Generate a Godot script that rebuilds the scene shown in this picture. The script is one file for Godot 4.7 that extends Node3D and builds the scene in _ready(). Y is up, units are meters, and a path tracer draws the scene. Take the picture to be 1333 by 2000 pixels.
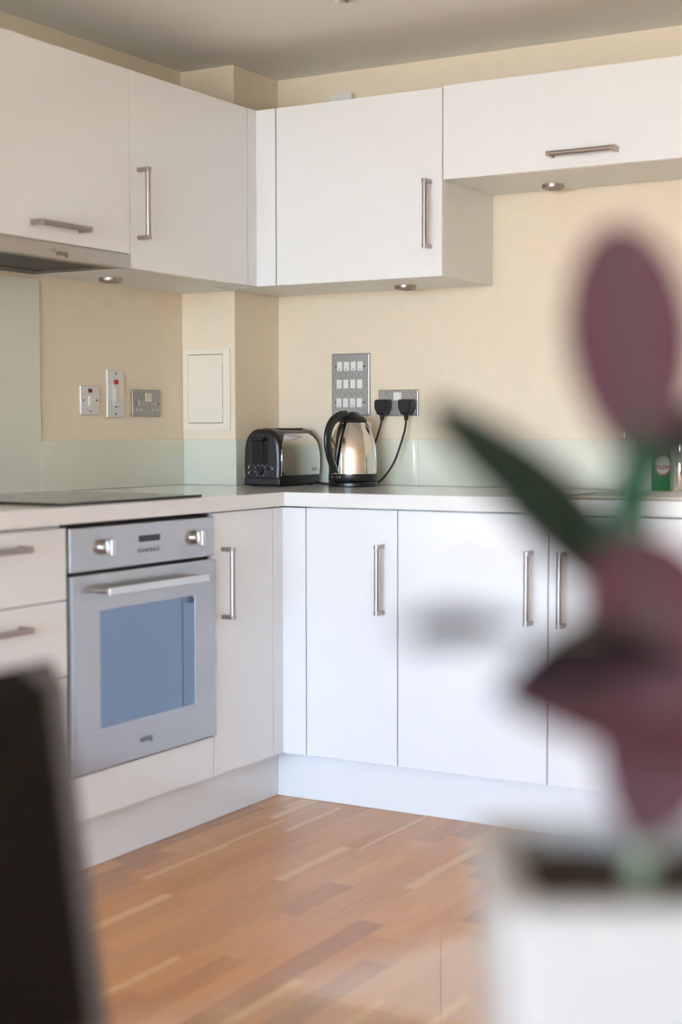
extends Node3D
# A fitted kitchen corner seen across a glass dining table. Metres, y up.
# The cooker wall is the plane x = 0, the kettle wall the plane z = 0, the windows are in the wall at z = 8.5.

const WORKTOP_Y := 0.909
const CEILING_Y := 2.2472
const UPPER_BOTTOM := 1.533
const UPPER_TOP := 2.072
const BASE_FACE := 0.60
const UPPER_FACE := 0.35
const PLINTH_TOP := 0.143
const DOOR_TOP := 0.864

var M := {}
var used := {}

# ---------------------------------------------------------------- mesh helpers

func st_new() -> SurfaceTool:
	var st := SurfaceTool.new()
	st.begin(Mesh.PRIMITIVE_TRIANGLES)
	return st

func tri(st: SurfaceTool, p: Array, n: Array, uv = null) -> void:
	var g: Vector3 = (p[1] - p[0]).cross(p[2] - p[0])
	if g.length_squared() < 1e-18:
		return
	var order := [0, 1, 2] if g.dot(n[0] + n[1] + n[2]) < 0.0 else [0, 2, 1]
	for k in order:
		st.set_normal(n[k])
		st.set_uv(uv[k] if uv != null else Vector2.ZERO)
		st.add_vertex(p[k])

func quad(st: SurfaceTool, p: Array, n: Array, uv = null) -> void:
	tri(st, [p[0], p[1], p[2]], [n[0], n[1], n[2]], [uv[0], uv[1], uv[2]] if uv != null else null)
	tri(st, [p[0], p[2], p[3]], [n[0], n[2], n[3]], [uv[0], uv[2], uv[3]] if uv != null else null)

func grid(st: SurfaceTool, pts: Array, nrm: Array, uvs = null) -> void:
	for i in pts.size() - 1:
		for j in pts[i].size() - 1:
			quad(st, [pts[i][j], pts[i + 1][j], pts[i + 1][j + 1], pts[i][j + 1]], [nrm[i][j], nrm[i + 1][j], nrm[i + 1][j + 1], nrm[i][j + 1]], [uvs[i][j], uvs[i + 1][j], uvs[i + 1][j + 1], uvs[i][j + 1]] if uvs != null else null)

# a box with rounded edges, added to st, between corners lo and hi
func add_box(st: SurfaceTool, lo: Vector3, hi: Vector3, r := 0.0015, seg := 1) -> void:
	var c := (lo + hi) * 0.5
	var h := (hi - lo) * 0.5
	r = minf(r, minf(h.x, minf(h.y, h.z)) * 0.98)
	var inner := h - Vector3.ONE * r
	for axis in 3:
		var a := (axis + 1) % 3
		var b := (axis + 2) % 3
		var ua := []
		var ub := []
		for k in seg + 1:
			ua.append(-inner[a] - r * (1.0 - float(k) / seg))
			ub.append(-inner[b] - r * (1.0 - float(k) / seg))
		for k in seg + 1:
			ua.append(inner[a] + r * float(k) / seg)
			ub.append(inner[b] + r * float(k) / seg)
		for s in [-1.0, 1.0]:
			var pts := []
			var nrm := []
			for x in ua:
				var rp := []
				var rn := []
				for y in ub:
					var raw := Vector3.ZERO
					raw[axis] = s * h[axis]
					raw[a] = x
					raw[b] = y
					var q := raw.clamp(-inner, inner)
					var d := (raw - q).normalized()
					rp.append(c + q + d * r)
					rn.append(d)
				pts.append(rp)
				nrm.append(rn)
			grid(st, pts, nrm)

func box_mesh(lo: Vector3, hi: Vector3, r := 0.0015, seg := 1) -> ArrayMesh:
	var st := st_new()
	add_box(st, lo, hi, r, seg)
	return st.commit()

# profile: Array of Vector2(radius, height)
func add_lathe(st: SurfaceTool, profile: Array, seg := 32, at := Vector3.ZERO) -> void:
	var pts := []
	var nrm := []
	for i in profile.size() - 1:
		var p0: Vector2 = profile[i]
		var p1: Vector2 = profile[i + 1]
		if p0.distance_to(p1) < 1e-6:
			continue
		# smooth normals where neighbouring pieces nearly line up
		var t1 := (p1 - p0).normalized()
		var n0 := t1
		var n1 := t1
		if i > 0:
			var tp: Vector2 = (p0 - profile[i - 1]).normalized()
			if tp.dot(t1) > 0.8:
				n0 = (tp + t1).normalized()
		if i < profile.size() - 2:
			var tn: Vector2 = (profile[i + 2] - p1).normalized()
			if tn.dot(t1) > 0.8:
				n1 = (tn + t1).normalized()
		pts = [[], []]
		nrm = [[], []]
		for k in seg + 1:
			var a := TAU * k / seg
			var d := Vector3(cos(a), 0, sin(a))
			pts[0].append(at + d * p0.x + Vector3.UP * p0.y)
			pts[1].append(at + d * p1.x + Vector3.UP * p1.y)
			nrm[0].append((d * n0.y - Vector3.UP * n0.x).normalized())
			nrm[1].append((d * n1.y - Vector3.UP * n1.x).normalized())
		grid(st, pts, nrm)

func lathe_mesh(profile: Array, seg := 32) -> ArrayMesh:
	var st := st_new()
	add_lathe(st, profile, seg)
	return st.commit()

# a tube through points; radii one number or one per point; flat squashes the section along its second axis
func add_tube(st: SurfaceTool, path: Array, radii, seg := 12, flat := 1.0, up := Vector3.UP) -> void:
	var n := path.size()
	var pts := []
	var nrm := []
	var tangents := []
	for i in n:
		tangents.append((path[mini(i + 1, n - 1)] - path[maxi(i - 1, 0)]).normalized())
	var ref := up
	if absf(ref.dot(tangents[0])) > 0.95:
		ref = Vector3.RIGHT if absf(tangents[0].x) < 0.9 else Vector3.BACK
	var side: Vector3 = ref.cross(tangents[0]).normalized()
	for i in n:
		side = (side - tangents[i] * side.dot(tangents[i])).normalized()
		var other: Vector3 = tangents[i].cross(side)
		var r: float = radii[i] if radii is Array else radii
		var rp := []
		var rn := []
		for k in seg + 1:
			var a := TAU * k / seg
			rp.append(path[i] + side * cos(a) * r + other * sin(a) * r * flat)
			rn.append((side * cos(a) + other * sin(a) / flat).normalized())
		pts.append(rp)
		nrm.append(rn)
	grid(st, pts, nrm)
	for e in [0, n - 1]:
		var out: Vector3 = -tangents[0] if e == 0 else tangents[n - 1]
		for k in seg:
			tri(st, [path[e], pts[e][k], pts[e][k + 1]], [out, out, out])

func tube_mesh(path: Array, radii, seg := 12, flat := 1.0, up := Vector3.UP) -> ArrayMesh:
	var st := st_new()
	add_tube(st, path, radii, seg, flat, up)
	return st.commit()

func smooth_path(points: Array, per := 8) -> Array:
	var out := []
	for i in points.size() - 1:
		var a: Vector3 = points[maxi(i - 1, 0)]
		var b: Vector3 = points[i]
		var c: Vector3 = points[i + 1]
		var d: Vector3 = points[mini(i + 2, points.size() - 1)]
		for k in per:
			out.append(b.cubic_interpolate(c, a, d, float(k) / per))
	out.append(points[-1])
	return out

# a flat polygon (x, y in the plane of u and v) pushed out by depth along w, with a chamfer round its front edge
func add_prism(st: SurfaceTool, poly: PackedVector2Array, o: Vector3, u: Vector3, v: Vector3, depth: float, chamfer := 0.0) -> void:
	var w := u.cross(v).normalized()
	var loops := [[poly, 0.0]]
	if chamfer > 0.0:
		var shrunk := Geometry2D.offset_polygon(poly, -chamfer)
		loops.append([poly, depth - chamfer])
		if shrunk.size() > 0 and shrunk[0].size() == poly.size():
			# keep the same starting corner
			var sh: PackedVector2Array = shrunk[0]
			var best := 0
			for k in sh.size():
				if sh[k].distance_to(poly[0]) < sh[best].distance_to(poly[0]):
					best = k
			var turned := PackedVector2Array()
			var same := Geometry2D.is_polygon_clockwise(sh) == Geometry2D.is_polygon_clockwise(poly)
			for k in sh.size():
				turned.append(sh[(best + (k if same else -k) + 2 * sh.size()) % sh.size()])
			loops.append([turned, depth])
		else:
			loops[1][1] = depth
	else:
		loops.append([poly, depth])
	var cen := Vector2.ZERO
	for p in poly:
		cen += p / poly.size()
	var turn := 1.0 if not Geometry2D.is_polygon_clockwise(poly) else -1.0
	for l in loops.size() - 1:
		for k in poly.size():
			var k2 := (k + 1) % poly.size()
			var a: Vector2 = loops[l][0][k]
			var b: Vector2 = loops[l][0][k2]
			var c: Vector2 = loops[l + 1][0][k2]
			var d: Vector2 = loops[l + 1][0][k]
			var e := (poly[k2] - poly[k]).normalized()
			var flat2 := Vector2(e.y, -e.x) * turn
			var n := u * flat2.x + v * flat2.y
			if l == 1:
				n = (n + w).normalized()
			var at := func(q: Vector2, z: float) -> Vector3: return o + u * q.x + v * q.y + w * z
			quad(st, [at.call(a, loops[l][1]), at.call(b, loops[l][1]), at.call(c, loops[l + 1][1]), at.call(d, loops[l + 1][1])], [n, n, n, n])
	for e in [0, loops.size() - 1]:
		var lp: PackedVector2Array = loops[e][0]
		var idx := Geometry2D.triangulate_polygon(lp)
		var nn := w if e > 0 else -w
		for k in range(0, idx.size(), 3):
			var p := []
			for m in 3:
				var q: Vector2 = lp[idx[k + m]]
				p.append(o + u * q.x + v * q.y + w * loops[e][1])
			tri(st, p, [nn, nn, nn])

func rounded_rect(w: float, h: float, r: float, seg := 4) -> PackedVector2Array:
	var out := PackedVector2Array()
	for c in [[1, 1, 0.0], [-1, 1, 90.0], [-1, -1, 180.0], [1, -1, 270.0]]:
		for k in seg + 1:
			var a := deg_to_rad(c[2] + 90.0 * k / seg)
			out.append(Vector2(c[0] * (w / 2 - r) + cos(a) * r, c[1] * (h / 2 - r) + sin(a) * r))
	return out

func prism_mesh(poly: PackedVector2Array, o: Vector3, u: Vector3, v: Vector3, depth: float, chamfer := 0.0) -> ArrayMesh:
	var st := st_new()
	add_prism(st, poly, o, u, v, depth, chamfer)
	return st.commit()

# ---------------------------------------------------------------- scene helpers

func numbered(called: String) -> String:
	used[called] = used.get(called, -1) + 1
	return called if used[called] == 0 else "%s_%03d" % [called, used[called]]

func thing(called: String, at: Vector3, label: String, category: String, group := "", turn := 0.0) -> Node3D:
	var o := Node3D.new()
	o.name = numbered(called)
	add_child(o)
	o.position = at
	o.rotation.y = turn
	o.set_meta("label", label)
	o.set_meta("category", category)
	if group != "":
		o.set_meta("group", group)
	return o

# a part whose mesh is given in the parent's own axes
func part(parent: Node, called: String, mesh: Mesh, m: Material, at := Vector3.ZERO) -> MeshInstance3D:
	var o := MeshInstance3D.new()
	o.name = called
	o.mesh = mesh
	o.material_override = null
	for k in mesh.get_surface_count():
		if m != null:
			o.set_surface_override_material(k, m)
	parent.add_child(o, true)
	o.position = at
	return o

# a part whose mesh is given in world axes (only under things that are not turned)
func wpart(parent: Node3D, called: String, mesh: Mesh, m: Material) -> MeshInstance3D:
	var o := part(parent, called, mesh, m)
	o.global_position = Vector3.ZERO
	return o

func struct(called: String, mesh: Mesh, m: Material) -> MeshInstance3D:
	var o := part(self, called, mesh, m)
	o.set_meta("kind", "structure")
	return o

func mat(color: Color, rough: float, metal := 0.0, spec := 0.5) -> StandardMaterial3D:
	var m := StandardMaterial3D.new()
	m.albedo_color = color
	m.roughness = rough
	m.metallic = metal
	m.metallic_specular = spec
	return m

func noise_tex(freq: float, low: Color, high: Color, size := 256, seed_n := 1, oct := 3) -> NoiseTexture2D:
	var n := FastNoiseLite.new()
	n.seed = seed_n
	n.frequency = freq
	n.fractal_octaves = oct
	var g := Gradient.new()
	g.set_color(0, low)
	g.set_color(1, high)
	var t := NoiseTexture2D.new()
	t.width = size
	t.height = size
	t.seamless = true
	t.noise = n
	t.color_ramp = g
	return t

func wood_image(seed_n: int, base: Color, dark: Color, sap: Array) -> ImageTexture:
	var w := 96
	var h := 320
	var im := Image.create(w, h, false, Image.FORMAT_RGB8)
	var fine := FastNoiseLite.new()
	fine.seed = seed_n
	fine.frequency = 0.02
	fine.fractal_octaves = 3
	var broad := FastNoiseLite.new()
	broad.seed = seed_n + 50
	broad.frequency = 0.006
	var sapwood := Color(0.93, 0.77, 0.54)
	for y in h:
		for x in w:
			var wob := broad.get_noise_2d(x * 1.5, y) * 22.0
			var f := fine.get_noise_2d((x + wob) * 9.0, y * 0.7) * 0.5 + 0.5
			var b := broad.get_noise_2d(x * 3.0 + 400, y * 0.8) * 0.5 + 0.5
			var c := base.lerp(dark, clampf(f * 0.6 + b * 0.5 - 0.25, 0, 1))
			for s in sap:
				# [from, to] across the stave: a stripe of pale sapwood with a wavy edge
				var u := float(x) / w + broad.get_noise_2d(y * 0.6, s[0] * 900.0) * 0.05
				if u > s[0] and u < s[1]:
					c = c.lerp(sapwood, 0.62)
			im.set_pixel(x, y, c)
	return ImageTexture.create_from_image(im)

# ---------------------------------------------------------------- the builder

func _ready() -> void:
	build_view()
	build_materials()
	build_shell()
	build_floor()
	build_window()
	build_base_units()
	build_worktop()
	build_upper_units()
	build_upstands()
	build_oven()
	build_hob_and_hood()
	build_wall_fittings()
	build_toaster()
	build_kettle()
	build_leads()
	build_sink()
	build_table()
	build_chair()
	build_plant()

func build_view() -> void:
	var cam := Camera3D.new()
	cam.name = "camera"
	add_child(cam)
	cam.fov = rad_to_deg(2.0 * atan(1000.0 / 2966.6))
	cam.keep_aspect = Camera3D.KEEP_HEIGHT
	cam.near = 0.05
	cam.far = 200.0
	cam.transform = Transform3D(Basis.from_euler(Vector3(-0.0552, 0.5266, -0.0014), EULER_ORDER_YXZ), Vector3(2.9625, 1.0936, 4.3252))
	var lens := CameraAttributesPhysical.new()
	lens.frustum_focal_length = 50.0
	lens.exposure_aperture = 1.6
	lens.frustum_focus_distance = 4.75
	cam.attributes = lens
	cam.fov = rad_to_deg(2.0 * atan(1000.0 / 2966.6))
	cam.current = true

	var sky := ProceduralSkyMaterial.new()
	sky.sky_top_color = Color(0.60, 0.775, 1.0)
	sky.sky_horizon_color = Color(0.80, 0.905, 1.0)
	sky.sky_curve = 0.2
	sky.ground_horizon_color = Color(0.71, 0.73, 0.735)
	sky.ground_bottom_color = Color(0.71, 0.73, 0.735)
	sky.energy_multiplier = 4.5
	var env := Environment.new()
	env.background_mode = Environment.BG_SKY
	env.sky = Sky.new()
	env.sky.sky_material = sky
	env.background_energy_multiplier = 1.0
	env.tonemap_mode = Environment.TONE_MAPPER_LINEAR
	env.tonemap_exposure = 6.8
	env.sdfgi_enabled = true
	env.ssao_enabled = true
	env.ssil_enabled = true
	var we := WorldEnvironment.new()
	we.name = "world_environment"
	we.environment = env
	add_child(we)

func build_materials() -> void:
	var paint := mat(Color.WHITE, 0.75)
	paint.albedo_texture = noise_tex(0.05, Color(0.915, 0.852, 0.757), Color(0.93, 0.867, 0.772), 256, 3)
	paint.uv1_triplanar = true
	paint.uv1_world_triplanar = true
	M.wall = paint
	M.ceiling = mat(Color(0.965, 0.95, 0.925), 0.8)
	M.gloss = mat(Color(0.925, 0.925, 0.925), 0.08)
	M.gloss.clearcoat_enabled = true
	M.gloss.clearcoat = 0.4
	M.gloss.clearcoat_roughness = 0.02
	M.carcass = mat(Color(0.90, 0.90, 0.885), 0.4)
	M.gap = mat(Color(0.16, 0.13, 0.15), 0.7)
	M.top = mat(Color(0.92, 0.915, 0.905), 0.1)
	M.glass_green = mat(Color(0.868, 0.868, 0.80), 0.05)
	M.steel = mat(Color.WHITE, 0.32, 1.0)
	M.steel.albedo_texture = noise_tex(0.03, Color(0.66, 0.645, 0.63), Color(0.73, 0.715, 0.70), 256, 9)
	M.steel.uv1_triplanar = true
	M.steel.uv1_world_triplanar = true
	M.steel.uv1_scale = Vector3(3, 60, 3)
	M.handle = mat(Color(0.66, 0.63, 0.615), 0.3, 1.0)
	M.bright_steel = mat(Color(0.80, 0.80, 0.80), 0.25, 1.0)
	M.lamp_lens = mat(Color(0.60, 0.58, 0.54), 0.8, 0.0, 0.2)
	M.panel_paint = mat(Color(0.925, 0.885, 0.815), 0.5)
	M.plate_sheen = mat(Color(0.86, 0.855, 0.85), 0.38, 0.35)  # paler colour stands in for window light reflected on the plates
	M.plate = mat(Color.WHITE, 0.42, 0.85)
	M.plate.albedo_texture = noise_tex(0.05, Color(0.50, 0.49, 0.48), Color(0.78, 0.77, 0.76), 256, 12)
	M.plate.uv1_triplanar = true
	M.plate.uv1_world_triplanar = true
	M.plate.uv1_scale = Vector3(45, 4, 45)
	M.plate_edge = mat(Color(0.80, 0.79, 0.80), 0.2, 1.0)
	M.chrome = mat(Color(0.88, 0.87, 0.86), 0.05, 1.0)
	M.polished = mat(Color(0.84, 0.83, 0.815), 0.06, 1.0)
	M.white_plastic = mat(Color(0.90, 0.89, 0.87), 0.35)
	M.cream_plastic = mat(Color(0.86, 0.81, 0.73), 0.5)
	M.red_lens = mat(Color(0.75, 0.13, 0.10), 0.25)
	M.dark_red_lens = mat(Color(0.45, 0.08, 0.16), 0.25)
	M.black_plastic = mat(Color(0.075, 0.07, 0.08), 0.3)
	M.black_gloss = mat(Color(0.05, 0.045, 0.055), 0.12)
	M.rubber = mat(Color(0.06, 0.06, 0.065), 0.55)
	M.screw = mat(Color(0.35, 0.35, 0.35), 0.3, 1.0)
	M.hole = mat(Color(0.05, 0.05, 0.05), 0.8)
	M.hob = mat(Color(0.04, 0.04, 0.042), 0.06)
	M.oven_steel = mat(Color(0.70, 0.705, 0.72), 0.22, 0.7)
	M.oven_glass = mat(Color(0.48, 0.55, 0.635), 0.04, 0.9)
	M.print_grey = mat(Color(0.40, 0.40, 0.43), 0.5)
	M.print_pale = mat(Color(0.46, 0.46, 0.49), 0.5)
	M.print_dark = mat(Color(0.20, 0.18, 0.18), 0.5)
	M.print_white = mat(Color(0.85, 0.85, 0.84), 0.5)
	M.filter = mat(Color(0.42, 0.41, 0.39), 0.5, 0.8)
	M.leather = mat(Color(0.05, 0.04, 0.036), 0.5, 0.0, 0.3)
	M.leather_edge_sheen = mat(Color(0.33, 0.33, 0.355), 0.45)  # grey paints the light reflected along the chair back's upright edges
	M.leather.normal_enabled = true
	var ln := FastNoiseLite.new()
	ln.seed = 5
	ln.noise_type = FastNoiseLite.TYPE_CELLULAR
	ln.frequency = 0.06
	var lt := NoiseTexture2D.new()
	lt.noise = ln
	lt.seamless = true
	lt.as_normal_map = true
	lt.bump_strength = 0.5
	lt.width = 256
	lt.height = 256
	M.leather.normal_texture = lt
	M.leather.uv1_triplanar = true
	M.leather.uv1_scale = Vector3(8, 8, 8)
	M.dark_wood = mat(Color(0.12, 0.08, 0.06), 0.4)
	M.pane = mat(Color(0.95, 0.98, 0.97, 0.06), 0.02)
	M.pane.transparency = BaseMaterial3D.TRANSPARENCY_ALPHA
	M.table_glass = mat(Color(0.86, 0.93, 0.90, 0.025), 0.02)
	M.table_glass.transparency = BaseMaterial3D.TRANSPARENCY_ALPHA
	M.frame = mat(Color(0.55, 0.56, 0.58), 0.4, 0.3)
	M.pot = mat(Color(0.64, 0.64, 0.635), 0.45)
	M.soil = mat(Color.WHITE, 0.95)
	M.soil.albedo_texture = noise_tex(0.12, Color(0.07, 0.055, 0.045), Color(0.22, 0.18, 0.14), 128, 31)
	M.soil.uv1_triplanar = true
	M.soil.uv1_scale = Vector3(10, 10, 10)
	M.stem = mat(Color(0.50, 0.55, 0.45), 0.5)
	M.leaf_top = mat(Color.WHITE, 0.6, 0.0, 0.25)
	M.leaf_top.albedo_texture = noise_tex(0.03, Color(0.07, 0.13, 0.10), Color(0.12, 0.20, 0.15), 128, 41)
	M.leaf_brown_shaded = mat(Color(0.125, 0.09, 0.105), 0.65, 0.0, 0.2)  # dark brown; along the broad leaf's fold it paints in shade
	M.leaf_green = mat(Color(0.13, 0.235, 0.175), 0.7, 0.0, 0.2)
	# underside of the leaves: purple with a greyer stripe along the midrib
	var im := Image.create(64, 64, false, Image.FORMAT_RGB8)
	var vein := FastNoiseLite.new()
	vein.seed = 8
	vein.frequency = 0.05
	for y in 64:
		for x in 64:
			var u := absf(x / 63.0 - 0.5) * 2.0
			var c := Color(0.28, 0.165, 0.19).lerp(Color(0.24, 0.205, 0.20), clampf(1.0 - u * 2.6 + vein.get_noise_2d(x, y * 3.0) * 0.5, 0, 1))
			im.set_pixel(x, y, c)
	M.leaf_under = mat(Color.WHITE, 0.65, 0.0, 0.25)
	M.leaf_under.albedo_texture = ImageTexture.create_from_image(im)
	M.soap = mat(Color(0.02, 0.42, 0.18), 0.15)
	M.soap_label = mat(Color(0.88, 0.88, 0.86), 0.4)
	M.soap_red = mat(Color(0.78, 0.12, 0.12), 0.4)
	M.wood = []
	# [pale grain, dark grain, stripes of sapwood across the stave]
	var bases := [
		[Color(0.85, 0.61, 0.375), Color(0.74, 0.505, 0.29), []],
		[Color(0.82, 0.585, 0.36), Color(0.71, 0.485, 0.285), []],
		[Color(0.75, 0.53, 0.34), Color(0.64, 0.44, 0.27), []],
		[Color(0.88, 0.645, 0.40), Color(0.78, 0.54, 0.31), []],
		[Color(0.83, 0.59, 0.36), Color(0.72, 0.49, 0.285), [[-0.1, 0.26]]],
		[Color(0.85, 0.61, 0.375), Color(0.73, 0.50, 0.29), [[0.58, 1.1]]],
		[Color(0.79, 0.56, 0.35), Color(0.67, 0.46, 0.275), []],
		[Color(0.82, 0.58, 0.355), Color(0.71, 0.48, 0.28), [[0.70, 0.88]]]]
	for k in bases.size():
		var w := mat(Color.WHITE, 0.27)
		w.albedo_texture = wood_image(100 + k * 7, bases[k][0], bases[k][1], bases[k][2])
		M.wood.append(w)

func build_shell() -> void:
	var t := 0.15
	var x1 := 4.7
	var z1 := 8.5
	var h := CEILING_Y
	struct("wall_left", box_mesh(Vector3(-t, -0.1, -t), Vector3(0, h + t, z1 + t), 0.001), M.wall)
	struct("wall_back", box_mesh(Vector3(0, -0.1, -t), Vector3(x1, h + t, 0), 0.001), M.wall)
	struct("wall_right", box_mesh(Vector3(x1, -0.1, -t), Vector3(x1 + t, h + t, z1 + t), 0.001), M.wall)
	var st := st_new()
	add_box(st, Vector3(0, -0.1, z1), Vector3(0.25, h + t, z1 + t), 0.001)
	add_box(st, Vector3(4.35, -0.1, z1), Vector3(x1, h + t, z1 + t), 0.001)
	add_box(st, Vector3(0.25, 2.12, z1), Vector3(4.35, h + t, z1 + t), 0.001)
	add_box(st, Vector3(0.25, -0.1, z1), Vector3(4.35, 0.04, z1 + t), 0.001)
	struct("wall_front", st.commit(), M.wall)
	struct("ceiling", box_mesh(Vector3(0, h, 0), Vector3(x1, h + t, z1), 0.001), M.ceiling)
	# the boxed-in pipe chase that fills the corner
	var st2 := st_new()
	add_box(st2, Vector3(-0.01, 0, -0.01), Vector3(0.207, h, 0.262), 0.002)
	struct("wall_corner_boxing", st2.commit(), M.wall)

func build_floor() -> void:
	var fl := struct("floor", box_mesh(Vector3(0, -0.1, 0), Vector3(4.7, -0.008, 8.5), 0.001), M.wood[2])
	var rng := RandomNumberGenerator.new()
	rng.seed = 77
	var wdt := 0.0662
	# one stave: unit length, its long edges and ends slightly eased
	var e := 0.0005
	var hw := wdt / 2 - 0.0001
	var st := st_new()
	var up := Vector3.UP
	quad(st, [Vector3(-hw + e, 0, -0.5 + e), Vector3(hw - e, 0, -0.5 + e), Vector3(hw - e, 0, 0.5 - e), Vector3(-hw + e, 0, 0.5 - e)], [up, up, up, up], [Vector2(0, 0), Vector2(1, 0), Vector2(1, 1), Vector2(0, 1)])
	for s in [[-1, 0], [1, 0], [0, -1], [0, 1]]:
		var d := Vector3(s[0], 0, s[1])
		var n := (d + up).normalized()
		var a: Vector3
		var b: Vector3
		if s[0] != 0:
			a = Vector3(s[0] * hw, 0, -0.5)
			b = Vector3(s[0] * hw, 0, 0.5)
		else:
			a = Vector3(-hw, 0, s[1] * 0.5)
			b = Vector3(hw, 0, s[1] * 0.5)
		var inn := -d * e
		var dn := Vector3.DOWN * e
		var uva := Vector2(a.x / wdt + 0.5, a.z + 0.5)
		var uvb := Vector2(b.x / wdt + 0.5, b.z + 0.5)
		quad(st, [a + inn, b + inn, b + dn, a + dn], [n, n, n, n], [uva, uvb, uvb, uva])
		quad(st, [a + dn, b + dn, b + Vector3.DOWN * 0.008, a + Vector3.DOWN * 0.008], [d, d, d, d], [uva, uvb, uvb, uva])
	var stave := st.commit()
	var rest := []
	for k in M.wood.size():
		rest.append(st_new())
	var cols := int(4.7 / wdt)
	for c in cols:
		var x := (c + 0.5) * wdt
		var z := 0.0
		var first := true
		while z < 8.499:
			var ln := rng.randf_range(0.26, 0.62)
			if first:
				ln *= rng.randf_range(0.3, 1.0)
				first = false
			ln = minf(ln, 8.5 - z)
			if 8.5 - z - ln < 0.1:
				ln = 8.5 - z
			var k: int = rng.randi() % M.wood.size()
			if k in [4, 5, 7] and rng.randf() < 0.6:
				k = 0
			var zc := z + ln / 2
			# the part of the floor that the picture shows
			if x > 0.45 and x < 2.25 and zc > 0.4 and zc < 2.75 and zc < 3.2 - x * 0.35:
				var o := part(fl, "plank", stave, M.wood[k], Vector3(x, 0, zc))
				o.scale = Vector3(1, 1, ln - 0.0004)
				if rng.randf() < 0.5:
					o.rotation.y = PI
			else:
				var tr := Transform3D(Basis.from_scale(Vector3(1, 1, ln - 0.0004)), Vector3(x, 0, zc))
				rest[k].append_from(stave, 0, tr)
			z += ln
	var am := ArrayMesh.new()
	for k in rest.size():
		am = rest[k].commit(am)
	var far := part(fl, "plank_field", am, null)
	far.set_meta("kind", "stuff")
	for k in rest.size():
		far.set_surface_override_material(k, M.wood[k])

func build_window() -> void:
	var w := Node3D.new()
	w.name = "window_1"
	w.set_meta("kind", "structure")
	add_child(w)
	w.position = Vector3(2.3, 0.04, 8.56)
	var x0 := -2.05
	var x1 := 2.05
	var h := 2.08
	var st := st_new()
	add_box(st, Vector3(x0, 0, -0.035), Vector3(x1, 0.06, 0.035), 0.003)
	add_box(st, Vector3(x0, h - 0.06, -0.035), Vector3(x1, h, 0.035), 0.003)
	add_box(st, Vector3(x0, 0.06, -0.035), Vector3(x0 + 0.06, h - 0.06, 0.035), 0.003)
	add_box(st, Vector3(x1 - 0.06, 0.06, -0.035), Vector3(x1, h - 0.06, 0.035), 0.003)
	part(w, "window_frame", st.commit(), M.frame)
	for k in 2:
		var x := x0 + (x1 - x0) * (k + 1) / 3.0
		part(w, "mullion", box_mesh(Vector3(x - 0.035, 0.06, -0.035), Vector3(x + 0.035, h - 0.06, 0.035), 0.003), M.frame)
	for k in 3:
		var a := x0 + (x1 - x0) * k / 3.0 + (0.06 if k == 0 else 0.035)
		var b := x0 + (x1 - x0) * (k + 1) / 3.0 - (0.06 if k == 2 else 0.035)
		var p := MeshInstance3D.new()
		var q := QuadMesh.new()
		q.size = Vector2(b - a, h - 0.12)
		p.mesh = q
		p.set_surface_override_material(0, M.pane)
		p.name = "pane"
		w.add_child(p, true)
		p.position = Vector3((a + b) / 2, h / 2, 0)

# a bar handle: a round bar between two flat feet. Length along y, feet reach back along -z from the bar; origin on the door face
func handle_mesh(length: float) -> ArrayMesh:
	var st := st_new()
	var out := 0.034
	var r := 0.0074
	add_tube(st, [Vector3(0, -length / 2, out), Vector3(0, length / 2, out)], r, 14)
	for s in [-1.0, 1.0]:
		var y: float = s * (length / 2 - 0.0055)
		add_box(st, Vector3(-0.0072, y - 0.0055, 0), Vector3(0.0072, y + 0.0055, out + 0.0068), 0.0012)
	return st.commit()

# face: "x" for fronts that look along +x, "z" for fronts that look along +z
func add_handle(door: Node3D, face: String, at: Vector3, horizontal: bool) -> void:
	if not M.has("handle_shape"):
		M.handle_shape = handle_mesh(0.197)
	var o := part(door, "handle", M.handle_shape, M.handle)
	var b := Basis.IDENTITY
	if horizontal:
		b = Basis(Vector3.BACK, PI / 2)
	if face == "x":
		b = Basis(Vector3.UP, PI / 2) * b
	o.global_transform = Transform3D(b, at)

# a cupboard box with an open dark edge behind the doors
func carcass(t: Node3D, lo: Vector3, hi: Vector3) -> void:
	wpart(t, "body", box_mesh(lo, hi, 0.001), M.carcass)

func front(t: Node3D, called: String, lo: Vector3, hi: Vector3) -> MeshInstance3D:
	return wpart(t, called, box_mesh(lo, hi, 0.0012, 2), M.gloss)

const G := 0.0013

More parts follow.
